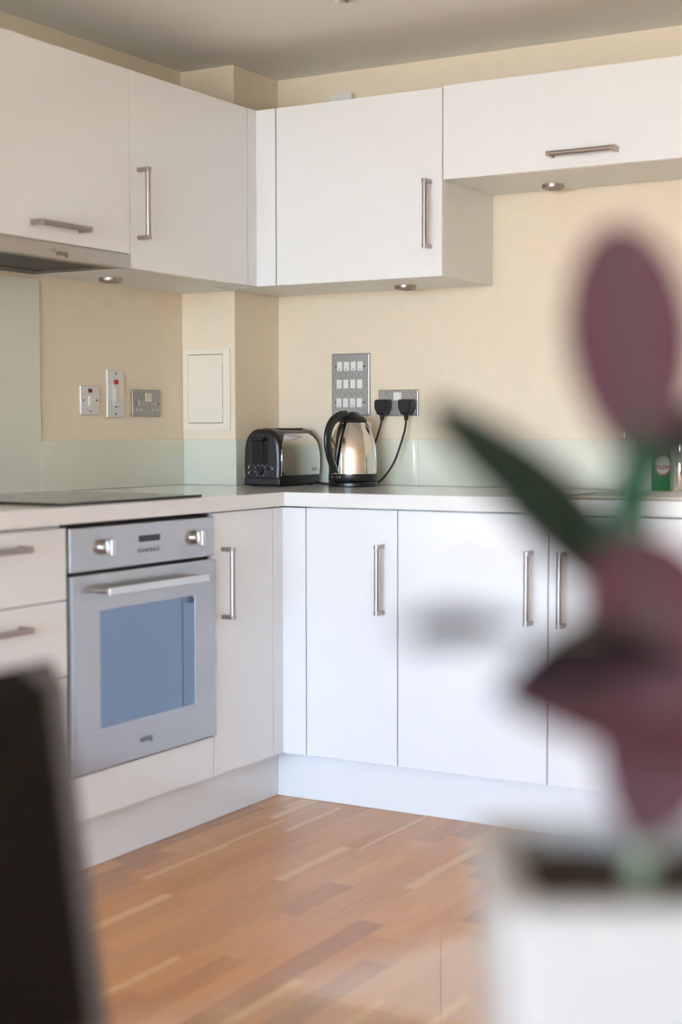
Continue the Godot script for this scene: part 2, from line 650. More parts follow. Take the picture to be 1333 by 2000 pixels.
func build_base_units() -> void:
	var f := BASE_FACE
	# --- cooker wall, fronts look along +x
	var d := thing("drawer_unit", Vector3(0.3, PLINTH_TOP, 1.81), "glossy white drawer unit beside the oven, behind the dark chair", "drawer unit")
	carcass(d, Vector3(0.02, PLINTH_TOP, 1.556), Vector3(f - 0.02, 0.866, 2.054))
	var edges := [DOOR_TOP - 0.004, 0.687, 0.505, PLINTH_TOP]
	for k in 3:
		var dr := front(d, "drawer", Vector3(f - 0.018, edges[k + 1] + G, 1.556), Vector3(f, edges[k] - G, 2.054))
		add_handle(dr, "x", Vector3(f, [0.82, 0.636, 0.45][k], 1.812), true)
	var d2 := thing("base_cabinet", Vector3(0.3, PLINTH_TOP, 2.35), "glossy white base cabinet at the end of the cooker run", "cabinet")
	carcass(d2, Vector3(0.02, PLINTH_TOP, 2.058), Vector3(f - 0.02, 0.866, 2.65))
	add_handle(front(d2, "door", Vector3(f - 0.018, PLINTH_TOP + G, 2.058), Vector3(f, DOOR_TOP, 2.65)), "x", Vector3(f, 0.671, 2.61), false)
	var o := thing("oven_cabinet", Vector3(0.3, PLINTH_TOP, 1.25), "white oven housing with plain panel under the steel oven", "cabinet")
	var st := st_new()
	add_box(st, Vector3(0.02, PLINTH_TOP, 0.953), Vector3(f - 0.02, 0.257, 1.549), 0.001)
	add_box(st, Vector3(0.02, 0.257, 0.953), Vector3(0.05, 0.866, 1.549), 0.001)
	wpart(o, "body", st.commit(), M.carcass)
	front(o, "panel", Vector3(f - 0.018, PLINTH_TOP + G, 0.9545), Vector3(f, 0.2545, 1.5505))
	var c := thing("base_cabinet", Vector3(0.3, PLINTH_TOP, 0.8), "narrow glossy white base cabinet between the oven and the corner", "cabinet")
	carcass(c, Vector3(0.02, PLINTH_TOP, 0.655), Vector3(f - 0.02, 0.866, 0.949))
	add_handle(front(c, "door", Vector3(f - 0.018, PLINTH_TOP + G, 0.6535), Vector3(f, DOOR_TOP, 0.949)), "x", Vector3(f, 0.6705, 0.908), false)
	var p := thing("corner_post", Vector3(f, PLINTH_TOP, f), "white L-shaped corner filler where the two base runs meet", "filler panel")
	var poly := PackedVector2Array([Vector2(f, f), Vector2(0.678, f), Vector2(0.678, f - 0.018), Vector2(f - 0.018, f - 0.018), Vector2(f - 0.018, 0.6505), Vector2(f, 0.6505)])
	wpart(p, "filler", prism_mesh(poly, Vector3(0, DOOR_TOP, 0), Vector3.RIGHT, Vector3.BACK, DOOR_TOP - PLINTH_TOP - G, 0.0), M.gloss)
	# --- kettle wall, fronts look along +z
	var cells := [[0.681, 0.9775, 0.931, "glossy white base cabinet under the kettle, next to the corner filler"], [0.9805, 1.4275, 1.381, "wide glossy white base cabinet with handle on its right edge"], [1.4305, 1.8775, 1.473, "glossy white base cabinet under the sink, handle on its left edge"], [1.8805, 2.3275, 2.28, "glossy white base cabinet at the end of the sink run"]]
	for k in cells.size():
		var a: float = cells[k][0]
		var b: float = cells[k][1]
		var u := thing("base_cabinet", Vector3((a + b) / 2, PLINTH_TOP, 0.3), cells[k][3], "cabinet")
		if k == 2 or k == 3:
			carcass(u, Vector3(a, PLINTH_TOP, 0.02), Vector3(b, 0.70, f - 0.02))
		else:
			carcass(u, Vector3(a, PLINTH_TOP, 0.02), Vector3(b, 0.866, f - 0.02))
		add_handle(front(u, "door", Vector3(a, PLINTH_TOP + G, f - 0.018), Vector3(b, DOOR_TOP, f)), "z", Vector3(cells[k][2], 0.6695, f), false)
	var ep := thing("end_panel", Vector3(2.34, 0, 0.3), "white end panel closing the sink run", "panel")
	wpart(ep, "panel", box_mesh(Vector3(2.33, 0, 0.005), Vector3(2.35, 0.868, f), 0.001), M.gloss)
	# --- plinths
	var pl := thing("plinth_board", Vector3(0.54, 0, 1.6), "white plinth board under the oven and drawers", "plinth", "plinth boards")
	wpart(pl, "board", box_mesh(Vector3(f - 0.073, 0.0005, f - 0.055), Vector3(f - 0.055, PLINTH_TOP - 0.0008, 2.65), 0.001), M.gloss)
	var pb := thing("plinth_board", Vector3(1.4, 0, 0.54), "white plinth board under the kettle and sink cabinets", "plinth", "plinth boards")
	wpart(pb, "board", box_mesh(Vector3(f - 0.055, 0.0005, f - 0.073), Vector3(2.329, PLINTH_TOP - 0.0008, f - 0.055), 0.001), M.gloss)

func build_worktop() -> void:
	var e := BASE_FACE + 0.02
	var t := thing("worktop", Vector3(0.3, WORKTOP_Y - 0.04, 0.3), "glossy off-white L-shaped worktop on the base cabinets", "worktop")
	var poly := PackedVector2Array([Vector2(0.002, -0.002), Vector2(0.002, -2.652), Vector2(e, -2.652), Vector2(e, -e - 0.004), Vector2(e + 0.004, -e), Vector2(2.352, -e), Vector2(2.352, -0.002)])
	wpart(t, "slab", prism_mesh(poly, Vector3(0, WORKTOP_Y - 0.04, 0), Vector3.RIGHT, Vector3.FORWARD, 0.04, 0.002), M.top)

func build_upper_units() -> void:
	var f := UPPER_FACE
	var y0 := UPPER_BOTTOM
	var y1 := UPPER_TOP
	# cooker wall
	var h := thing("wall_cabinet", Vector3(0.17, 1.571, 1.28), "glossy white wall cabinet with lift-up door above the extractor hood", "cabinet")
	carcass(h, Vector3(0.002, 1.575, 0.982), Vector3(f - 0.02, y1, 1.578))
	add_handle(front(h, "door", Vector3(f - 0.018, 1.572, 0.9815), Vector3(f, y1, 1.578)), "x", Vector3(f, 1.612, 1.288), true)
	var h2 := thing("wall_cabinet", Vector3(0.17, y0, 1.9), "glossy white wall cabinet on the far side of the hood", "cabinet")
	carcass(h2, Vector3(0.002, y0, 1.581), Vector3(f - 0.02, y1, 2.1))
	add_handle(front(h2, "door", Vector3(f - 0.018, y0, 1.581), Vector3(f, y1, 2.1)), "x", Vector3(f, 1.713, 1.62), false)
	var a := thing("wall_cabinet", Vector3(0.17, y0, 0.69), "glossy white wall cabinet between the hood and the corner", "cabinet")
	carcass(a, Vector3(0.002, y0, 0.40), Vector3(f - 0.02, y1 - 0.001, 0.9785))
	add_handle(front(a, "door", Vector3(f - 0.018, y0, 0.4005), Vector3(f, y1, 0.9785)), "x", Vector3(f, 1.7125, 0.943), false)
	# corner post
	var p := thing("corner_post", Vector3(f, y0, f), "white L-shaped corner filler between the wall cabinets", "filler panel")
	var poly := PackedVector2Array([Vector2(f, f), Vector2(0.4195, f), Vector2(0.4195, f - 0.018), Vector2(f - 0.018, f - 0.018), Vector2(f - 0.018, 0.3975), Vector2(f, 0.3975)])
	wpart(p, "filler", prism_mesh(poly, Vector3(0, y1, 0), Vector3.RIGHT, Vector3.BACK, y1 - y0, 0.0), M.gloss)
	# bottom board that closes the corner between the two cabinets
	wpart(p, "bottom_board", box_mesh(Vector3(0.212, y0, 0.002), Vector3(f - 0.019, y0 + 0.018, f - 0.019), 0.001), M.carcass)
	wpart(p, "bottom_board", box_mesh(Vector3(0.002, y0, 0.265), Vector3(0.211, y0 + 0.018, 0.398), 0.001), M.carcass)
	# kettle wall
	var b := thing("wall_cabinet", Vector3(0.7, y0, 0.17), "glossy white wall cabinet above the toaster and kettle", "cabinet")
	carcass(b, Vector3(f - 0.017, y0, 0.002), Vector3(0.991, y1, f - 0.02))
	add_handle(front(b, "door", Vector3(0.4235, y0, f - 0.018), Vector3(0.9905, y1, f)), "z", Vector3(0.951, 1.7125, f), false)
	var s := thing("wall_cabinet", Vector3(1.44, 1.808, 0.17), "short wide white wall cabinet with horizontal handle", "cabinet")
	carcass(s, Vector3(0.9925, 1.8085, 0.002), Vector3(1.89, y1 + 0.004, f - 0.02))
	add_handle(front(s, "door", Vector3(0.9935, 1.8085, f - 0.018), Vector3(1.8895, y1 + 0.004, f)), "z", Vector3(1.426, 1.8465, f), true)
	# small round lights under the cabinets
	var spots := [[Vector3(0.124, y0, 0.787), "small round cabinet light beneath the cabinet next to the hood"], [Vector3(0.758, y0, 0.135), "small round cabinet light above the kettle"], [Vector3(1.231, 1.8085, 0.098), "small round cabinet light under the short wide cabinet"]]
	for sp in spots:
		var l := thing("cabinet_light", sp[0], sp[1], "light", "round lights under the wall cabinets")
		part(l, "rim", lathe_mesh([Vector2(0.0, 0), Vector2(0.034, 0), Vector2(0.034, -0.009), Vector2(0.032, -0.012), Vector2(0.026, -0.0125), Vector2(0.025, -0.010)], 28), M.handle)
		part(l, "lens", lathe_mesh([Vector2(0.0, -0.0112), Vector2(0.0255, -0.0105)], 28), M.lamp_lens)
	# ceiling light
	var cl := thing("ceiling_light", Vector3(0.895, CEILING_Y, 0.739), "recessed chrome downlight in the ceiling", "light")
	part(cl, "rim", lathe_mesh([Vector2(0.044, 0), Vector2(0.043, -0.004), Vector2(0.036, -0.006), Vector2(0.030, -0.002), Vector2(0.028, 0.0)], 32), M.chrome)
	part(cl, "bulb", lathe_mesh([Vector2(0.0, -0.0005), Vector2(0.029, -0.0008)], 32), M.filter)
	# junction box above the cabinets
	var jb := thing("junction_box", Vector3(0.466, 2.087, 0.0), "small white box on the wall above the cabinets", "junction box")
	wpart(jb, "cover", box_mesh(Vector3(0.424, 2.087, 0.0005), Vector3(0.505, 2.174, 0.03), 0.003), M.white_plastic)

func build_upstands() -> void:
	var y0 := WORKTOP_Y + 0.0005
	var y1 := 1.0575
	var g := 0.007
	var t := thing("glass_splashback", Vector3(0, WORKTOP_Y, 1.28), "tall pale green glass splashback behind the hob", "splashback")
	wpart(t, "sheet", box_mesh(Vector3(0.0005, y0, 0.9645), Vector3(g, 1.522, 1.579), 0.001), M.glass_green)
	var pieces := [
		[Vector3(0.0005, y0, 0.263 + g), Vector3(g, y1, 0.9635), "low pale green glass upstand under the three wall switches"],
		[Vector3(0.0005, y0, 0.2625), Vector3(0.2075, y1, 0.262 + g), "low pale green glass upstand under the access panel"],
		[Vector3(0.2075, y0, 0.0005), Vector3(0.207 + g, y1, 0.262 + g), "low glass upstand on the side of the corner boxing behind the toaster"],
		[Vector3(0.208 + g, y0, 0.0005), Vector3(0.7355, y1, g), "low pale green glass upstand behind the toaster and kettle"],
		[Vector3(0.7375, y0, 0.0005), Vector3(2.35, y1, g), "long pale green glass upstand behind the sink"]]
	for p in pieces:
		var c: Vector3 = (p[0] + p[1]) / 2
		var o := thing("glass_upstand", Vector3(c.x, WORKTOP_Y, c.z), p[2], "upstand", "glass upstands round the worktop")
		wpart(o, "sheet", box_mesh(p[0], p[1], 0.0012), M.glass_green)
	var joined := get_node("glass_upstand_004") as Node3D
	wpart(joined, "joint_strip", box_mesh(Vector3(0.7354, y0, 0.002), Vector3(0.7378, y1, g + 0.0006), 0.0004), M.white_plastic)  # thin white strip along the joint between two sheets
	var k := thing("chrome_clip", Vector3(1.422, 1.06, 0.0), "small square chrome clip at the top of the sink upstand", "clip")
	wpart(k, "cap", box_mesh(Vector3(1.411, 1.0585, 0.0005), Vector3(1.434, 1.083, 0.024), 0.004, 2), M.chrome)
	wpart(k, "collar", box_mesh(Vector3(1.413, 1.0545, 0.0075), Vector3(1.432, 1.0585, 0.020), 0.001), M.chrome)

func text_mesh(words: String, size_m: float, m: Material, parent: Node3D, called: String, tr: Transform3D, font_name := "Droid Sans") -> void:
	var tm := TextMesh.new()
	var f := SystemFont.new()
	f.font_names = PackedStringArray([font_name])
	f.font_weight = 700
	tm.font = f
	tm.text = words
	tm.font_size = 32
	tm.pixel_size = size_m / 32.0
	tm.depth = 0.0006
	tm.material = m
	var o := MeshInstance3D.new()
	o.name = called
	o.mesh = tm
	parent.add_child(o, true)
	o.global_transform = tr

func build_oven() -> void:
	var f := BASE_FACE
	var z0 := 0.954
	var z1 := 1.549
	var zc := (z0 + z1) / 2
	var t := thing("built_in_oven", Vector3(0.33, 0.2575, zc), "stainless steel built-in oven with mirrored glass door and two knobs", "oven")
	wpart(t, "body", box_mesh(Vector3(0.06, 0.26, z0 + 0.008), Vector3(f - 0.012, 0.862, z1 - 0.008), 0.002), M.gap)
	var cp := wpart(t, "control_panel", box_mesh(Vector3(f - 0.0115, 0.750, z0), Vector3(f + 0.006, 0.8555, z1), 0.002, 2), M.oven_steel)
	# knobs: a round skirt with a flat upright grip
	for z in [1.427, 1.049]:
		var st := st_new()
		add_lathe(st, [Vector2(0.0, 0.0185), Vector2(0.0135, 0.0185), Vector2(0.0175, 0.016), Vector2(0.0195, 0.0)], 32)
		add_box(st, Vector3(-0.0205, 0.014, -0.0075), Vector3(0.0205, 0.034, 0.0075), 0.0025, 2)
		var k := part(cp, "knob", st.commit(), M.bright_steel)
		# lathe axis y turned to +x, grip upright
		k.global_transform = Transform3D(Basis(Vector3.UP, Vector3.RIGHT, Vector3.FORWARD), Vector3(f + 0.006, 0.805, z))
		for a in 9:
			var an := deg_to_rad(-120.0 + 30.0 * a)
			part(cp, "dial_mark", box_mesh(Vector3(-0.0004, -0.0008, -0.0008), Vector3(0.0004, 0.0008, 0.0008), 0.0002), M.print_grey).global_position = Vector3(f + 0.0062, 0.805 + cos(an) * 0.027, z + sin(an) * 0.027)
	wpart(cp, "display", box_mesh(Vector3(f + 0.004, 0.807, 1.197), Vector3(f + 0.0068, 0.8235, 1.285), 0.0008), M.black_gloss)
	for k in 6:
		var z := 1.284 - k * 0.0162
		wpart(cp, "button", box_mesh(Vector3(f + 0.004, 0.781, z - 0.0042), Vector3(f + 0.0085, 0.789, z + 0.0042), 0.0012), M.print_grey)
		wpart(cp, "button_mark", box_mesh(Vector3(f + 0.0055, 0.792, z - 0.0025), Vector3(f + 0.0064, 0.7955, z + 0.0025), 0.0002), M.print_grey)
	# door: silver glass frame round a mirrored pane
	var dr := Node3D.new()
	dr.name = "door"
	t.add_child(dr)
	var wy0 := 0.362
	var wy1 := 0.651
	var wz0 := 1.052
	var wz1 := 1.445
	var st2 := st_new()
	var xa := f - 0.0115
	var xb := f + 0.010
	add_box(st2, Vector3(xa, 0.2605, z0), Vector3(xb, wy0, z1), 0.0012)
	add_box(st2, Vector3(xa, wy1, z0), Vector3(xb, 0.7415, z1), 0.0012)
	add_box(st2, Vector3(xa, wy0 - 0.001, z0), Vector3(xb, wy1 + 0.001, wz0), 0.0012)
	add_box(st2, Vector3(xa, wy0 - 0.001, wz1), Vector3(xb, wy1 + 0.001, z1), 0.0012)
	wpart(dr, "door_frame", st2.commit(), M.oven_steel)
	wpart(dr, "door_glass", box_mesh(Vector3(xa + 0.002, wy0 - 0.002, wz0 - 0.002), Vector3(xb - 0.0012, wy1 + 0.002, wz1 + 0.002), 0.0005), M.oven_glass)
	var st3 := st_new()
	add_box(st3, Vector3(xb + 0.036, 0.692, 1.050), Vector3(xb + 0.048, 0.711, 1.466), 0.002, 2)
	for z in [1.072, 1.448]:
		add_tube(st3, [Vector3(xb, 0.7015, z), Vector3(xb + 0.037, 0.7015, z)], 0.0075, 14)
	wpart(dr, "door_handle", st3.commit(), M.bright_steel)
	text_mesh("smeg", 0.021, M.print_pale, dr, "maker_mark", Transform3D(Basis(Vector3.UP, PI / 2), Vector3(xb + 0.0008, 0.307, 1.266)))

func build_hob_and_hood() -> void:
	var t := thing("glass_hob", Vector3(0.32, WORKTOP_Y, 1.25), "black ceramic glass hob set on the worktop above the oven", "hob")
	wpart(t, "glass", box_mesh(Vector3(0.06, WORKTOP_Y + 0.0002, 0.962), Vector3(0.572, WORKTOP_Y + 0.006, 1.532), 0.0015, 2), M.hob)
	for zone in [[0.19, 1.11, 0.09], [0.19, 1.39, 0.075], [0.44, 1.11, 0.075], [0.44, 1.38, 0.105]]:
		var st := st_new()
		add_lathe(st, [Vector2(zone[2] - 0.0012, 0.0), Vector2(zone[2] - 0.0012, 0.0002), Vector2(zone[2], 0.0002), Vector2(zone[2], 0.0)], 48)
		part(t, "cooking_zone", st.commit(), M.print_grey).global_position = Vector3(zone[0], WORKTOP_Y + 0.006, zone[1])
	var h := thing("extractor_hood", Vector3(0.17, 1.5305, 1.28), "slim stainless steel extractor hood under the lift-up cabinet", "extractor hood")
	var st2 := st_new()
	add_box(st2, Vector3(0.002, 1.545, 0.984), Vector3(UPPER_FACE - 0.02, 1.574, 1.577), 0.001)
	wpart(h, "body", st2.commit(), M.filter)
	wpart(h, "visor", box_mesh(Vector3(UPPER_FACE - 0.0195, 1.5305, 0.9825), Vector3(UPPER_FACE + 0.001, 1.5705, 1.577), 0.0015, 2), M.steel)
	# underside: a steel tray edge round two mesh filters
	var st3 := st_new()
	add_box(st3, Vector3(0.002, 1.5335, 0.984), Vector3(UPPER_FACE - 0.02, 1.5445, 1.04), 0.001)
	add_box(st3, Vector3(0.002, 1.5335, 1.52), Vector3(UPPER_FACE - 0.02, 1.5445, 1.577), 0.001)
	add_box(st3, Vector3(0.002, 1.5335, 1.041), Vector3(0.07, 1.5445, 1.519), 0.001)
	add_box(st3, Vector3(0.285, 1.5335, 1.041), Vector3(UPPER_FACE - 0.02, 1.5445, 1.519), 0.001)
	wpart(h, "tray", st3.commit(), M.filter)
	for k in 2:
		var a := 1.043 + k * 0.2395
		var st4 := st_new()
		add_box(st4, Vector3(0.072, 1.5385, a), Vector3(0.283, 1.5445, a + 0.235), 0.001)
		for s in 9:
			add_box(st4, Vector3(0.080 + s * 0.0225, 1.5365, a + 0.008), Vector3(0.092 + s * 0.0225, 1.5388, a + 0.227), 0.0006)
		wpart(h, "filter", st4.commit(), M.filter)
	text_mesh("smeg", 0.018, M.print_dark, h, "maker_mark", Transform3D(Basis(Vector3.UP, PI / 2), Vector3(UPPER_FACE + 0.0012, 1.5455, 1.267)))
	for k in 3:
		wpart(h, "maker_dot", box_mesh(Vector3(UPPER_FACE + 0.0008, [1.5475, 1.5535, 1.5475][k], [1.3005, 1.2965, 1.2935][k]), Vector3(UPPER_FACE + 0.0016, [1.5510, 1.5570, 1.5510][k], [1.3035, 1.2995, 1.2965][k]), 0.0004), M.print_dark)

func screw(parent: Node3D, at: Vector3, face: String) -> void:
	if not M.has("screw_shape"):
		M.screw_shape = lathe_mesh([Vector2(0.0, 0.0012), Vector2(0.0026, 0.0012), Vector2(0.0034, 0.0)], 12)
	var o := part(parent, "screw", M.screw_shape, M.screw)
	o.global_transform = Transform3D(Basis(Vector3.BACK, -PI / 2) if face == "x" else Basis(Vector3.RIGHT, PI / 2), at)

# a socket or switch plate standing at centre on wall x = 0 ("x") or z = 0 ("z"); w runs along the wall
func plate(t: Node3D, face: String, c: Vector3, w: float, h: float, m: Material = null) -> void:
	var d := 0.009
	var a: Vector3
	var b: Vector3
	if face == "x":
		a = c + Vector3(0.0005, -h / 2, -w / 2)
		b = c + Vector3(d, h / 2, w / 2)
	else:
		a = c + Vector3(-w / 2, -h / 2, 0.0005)
		b = c + Vector3(w / 2, h / 2, d)
	wpart(t, "plate", box_mesh(a, b, 0.0025, 2), m if m != null else M.plate)

func block(t: Node3D, called: String, face: String, c: Vector3, along: float, up: float, w: float, h: float, from: float, to: float, m: Material, r := 0.001) -> MeshInstance3D:
	var a: Vector3
	var b: Vector3
	if face == "x":
		# looking at wall x = 0 the picture's right is -z
		a = c + Vector3(from, up - h / 2, -along - w / 2)
		b = c + Vector3(to, up + h / 2, -along + w / 2)
	else:
		a = c + Vector3(along - w / 2, up - h / 2, from)
		b = c + Vector3(along + w / 2, up + h / 2, to)
	return wpart(t, called, box_mesh(a, b, r), m)

func pin_holes(t: Node3D, face: String, c: Vector3, along: float, up: float) -> void:
	# white shutter block with the three slots of a socket
	for k in [[0.0, 0.011, 0.004, 0.008], [-0.011, -0.011, 0.0065, 0.004], [0.011, -0.011, 0.0065, 0.004]]:
		block(t, "shutter", face, c, along + k[0], up + k[1], k[2] + 0.003, k[3] + 0.003, 0.008, 0.0094, M.white_plastic, 0.0004)
		block(t, "slot", face, c, along + k[0] , up + k[1], k[2] * 0.7, k[3] * 0.7, 0.0085, 0.0097, M.hole, 0.0002)

func build_wall_fittings() -> void:
	# --- on the cooker wall
	var c := Vector3(0, 1.178, 0.7455)
	var s := thing("light_switch", c, "square steel switch with dark red light beside the splashback", "switch")
	plate(s, "x", c, 0.087, 0.087, M.plate_sheen)
	block(s, "rocker", "x", c, 0.0, -0.002, 0.017, 0.030, 0.008, 0.0125, M.white_plastic, 0.0015)
	block(s, "lamp", "x", c, 0.0, 0.029, 0.018, 0.012, 0.008, 0.0105, M.dark_red_lens)
	block(s, "marking", "x", c, 0.0, -0.033, 0.012, 0.003, 0.0087, 0.0093, M.print_grey, 0.0002)
	screw(s, c + Vector3(0.009, 0, 0.031), "x")
	screw(s, c + Vector3(0.009, 0, -0.031), "x")
	c = Vector3(0, 1.200, 0.622)
	s = thing("cooker_switch", c, "tall steel cooker switch with red neon square", "switch")
	plate(s, "x", c, 0.083, 0.146, M.plate_sheen)
	block(s, "rocker_surround", "x", c, 0.0, -0.006, 0.030, 0.064, 0.008, 0.0100, M.print_white, 0.001)
	block(s, "rocker", "x", c, 0.0, -0.004, 0.022, 0.044, 0.0095, 0.0150, M.cream_plastic, 0.002)
	block(s, "lamp", "x", c, 0.0, 0.036, 0.020, 0.014, 0.008, 0.0115, M.red_lens)
	block(s, "marking", "x", c, 0.0, -0.040, 0.012, 0.004, 0.0087, 0.0093, M.print_grey, 0.0002)
	screw(s, c + Vector3(0.009, 0.062, 0), "x")
	screw(s, c + Vector3(0.009, -0.062, 0), "x")
	c = Vector3(0, 1.173, 0.4665)
	s = thing("wall_socket", c, "empty double steel socket next to the cooker switch", "socket")
	plate(s, "x", c, 0.146, 0.084)
	block(s, "rocker", "x", c, 0.006, 0.019, 0.032, 0.028, 0.008, 0.0125, M.cream_plastic, 0.0015)
	for k in [-0.040, 0.042]:
		pin_holes(s, "x", c, k, -0.010)
	screw(s, c + Vector3(0.009, -0.002, 0.056), "x")
	screw(s, c + Vector3(0.009, -0.002, -0.059), "x")
	# --- access panel on the boxing
	var ap := thing("access_panel", Vector3(0.096, 1.087, 0.262), "cream access panel with inset door on the corner boxing", "panel")
	var z := 0.262
	var st := st_new()
	add_box(st, Vector3(0.004, 1.087, z + 0.0003), Vector3(0.190, 1.110, z + 0.006), 0.001)
	add_box(st, Vector3(0.004, 1.333, z + 0.0003), Vector3(0.190, 1.352, z + 0.006), 0.001)
	add_box(st, Vector3(0.004, 1.109, z + 0.0003), Vector3(0.025, 1.334, z + 0.006), 0.001)
	add_box(st, Vector3(0.163, 1.109, z + 0.0003), Vector3(0.190, 1.334, z + 0.006), 0.001)
	wpart(ap, "frame", st.commit(), M.panel_paint)
	wpart(ap, "recess", box_mesh(Vector3(0.02, 1.105, z + 0.0002), Vector3(0.168, 1.338, z + 0.0012), 0.0003), M.gap)
	wpart(ap, "door", box_mesh(Vector3(0.0265, 1.1116, z + 0.0013), Vector3(0.1613, 1.3314, z + 0.0066), 0.001), M.panel_paint)
	for y in [1.135, 1.30]:
		wpart(ap, "hinge", box_mesh(Vector3(0.1600, y, z + 0.003), Vector3(0.1645, y + 0.022, z + 0.0072), 0.0006), M.panel_paint)
	# --- on the kettle wall
	c = Vector3(0.489, 1.2355, 0)
	s = thing("grid_switch_panel", c, "large steel grid switch panel with twelve white rockers", "switch")
	plate(s, "z", c, 0.142, 0.202)
	wpart(s, "edge_strip", box_mesh(c + Vector3(0.066, -0.098, 0.006), c + Vector3(0.0712, 0.098, 0.0097), 0.0018, 2), M.plate_edge)
	for row in 3:
		for col in 4:
			var dx: float = [-0.041, -0.0155, 0.0105, 0.036][col] + [0.002, 0.0, -0.001][row]
			var dy: float = [0.0595, 0.0015, -0.0595][row]
			block(s, "rocker", "z", c, dx, dy, 0.0195, 0.030, 0.008, 0.0122, M.white_plastic, 0.0015)
			if (row == 0) or (row == 2 and col in [0, 2]):
				block(s, "marking", "z", c, dx, dy - 0.009, 0.005, 0.003, 0.0121, 0.0126, M.print_grey, 0.0002)
	for q in [[-0.055, 0.0585], [0.052, 0.0585], [-0.055, -0.0585], [0.052, -0.0585]]:
		screw(s, c + Vector3(q[0], q[1], 0.009), "z")
	c = Vector3(0.6655, 1.174, 0)
	s = thing("wall_socket", c, "double steel socket with two black plugs above the kettle", "socket")
	plate(s, "z", c, 0.144, 0.084)
	wpart(s, "edge_strip", box_mesh(c + Vector3(0.0668, -0.040, 0.006), c + Vector3(0.0722, 0.040, 0.0097), 0.0018, 2), M.plate_edge)
	block(s, "rocker", "z", c, -0.001, 0.021, 0.030, 0.026, 0.008, 0.0125, M.white_plastic, 0.0015)
	for k in [-0.044, 0.042]:
		pin_holes(s, "z", c, k, -0.010)

# ---------------------------------------------------------------- appliances

# half width of the toaster at height y, in metres
func toaster_half(y: float) -> float:
	var top := 0.183
	var r := 0.052
	var side := 0.066 + 0.004 * sin(PI * clampf(y / 0.15, 0, 1))
	if y > top - r:
		var k := clampf((y - (top - r)) / r, 0.0, 1.0)
		return side - r + r * sqrt(maxf(0.0, 1.0 - k * k))
	return side

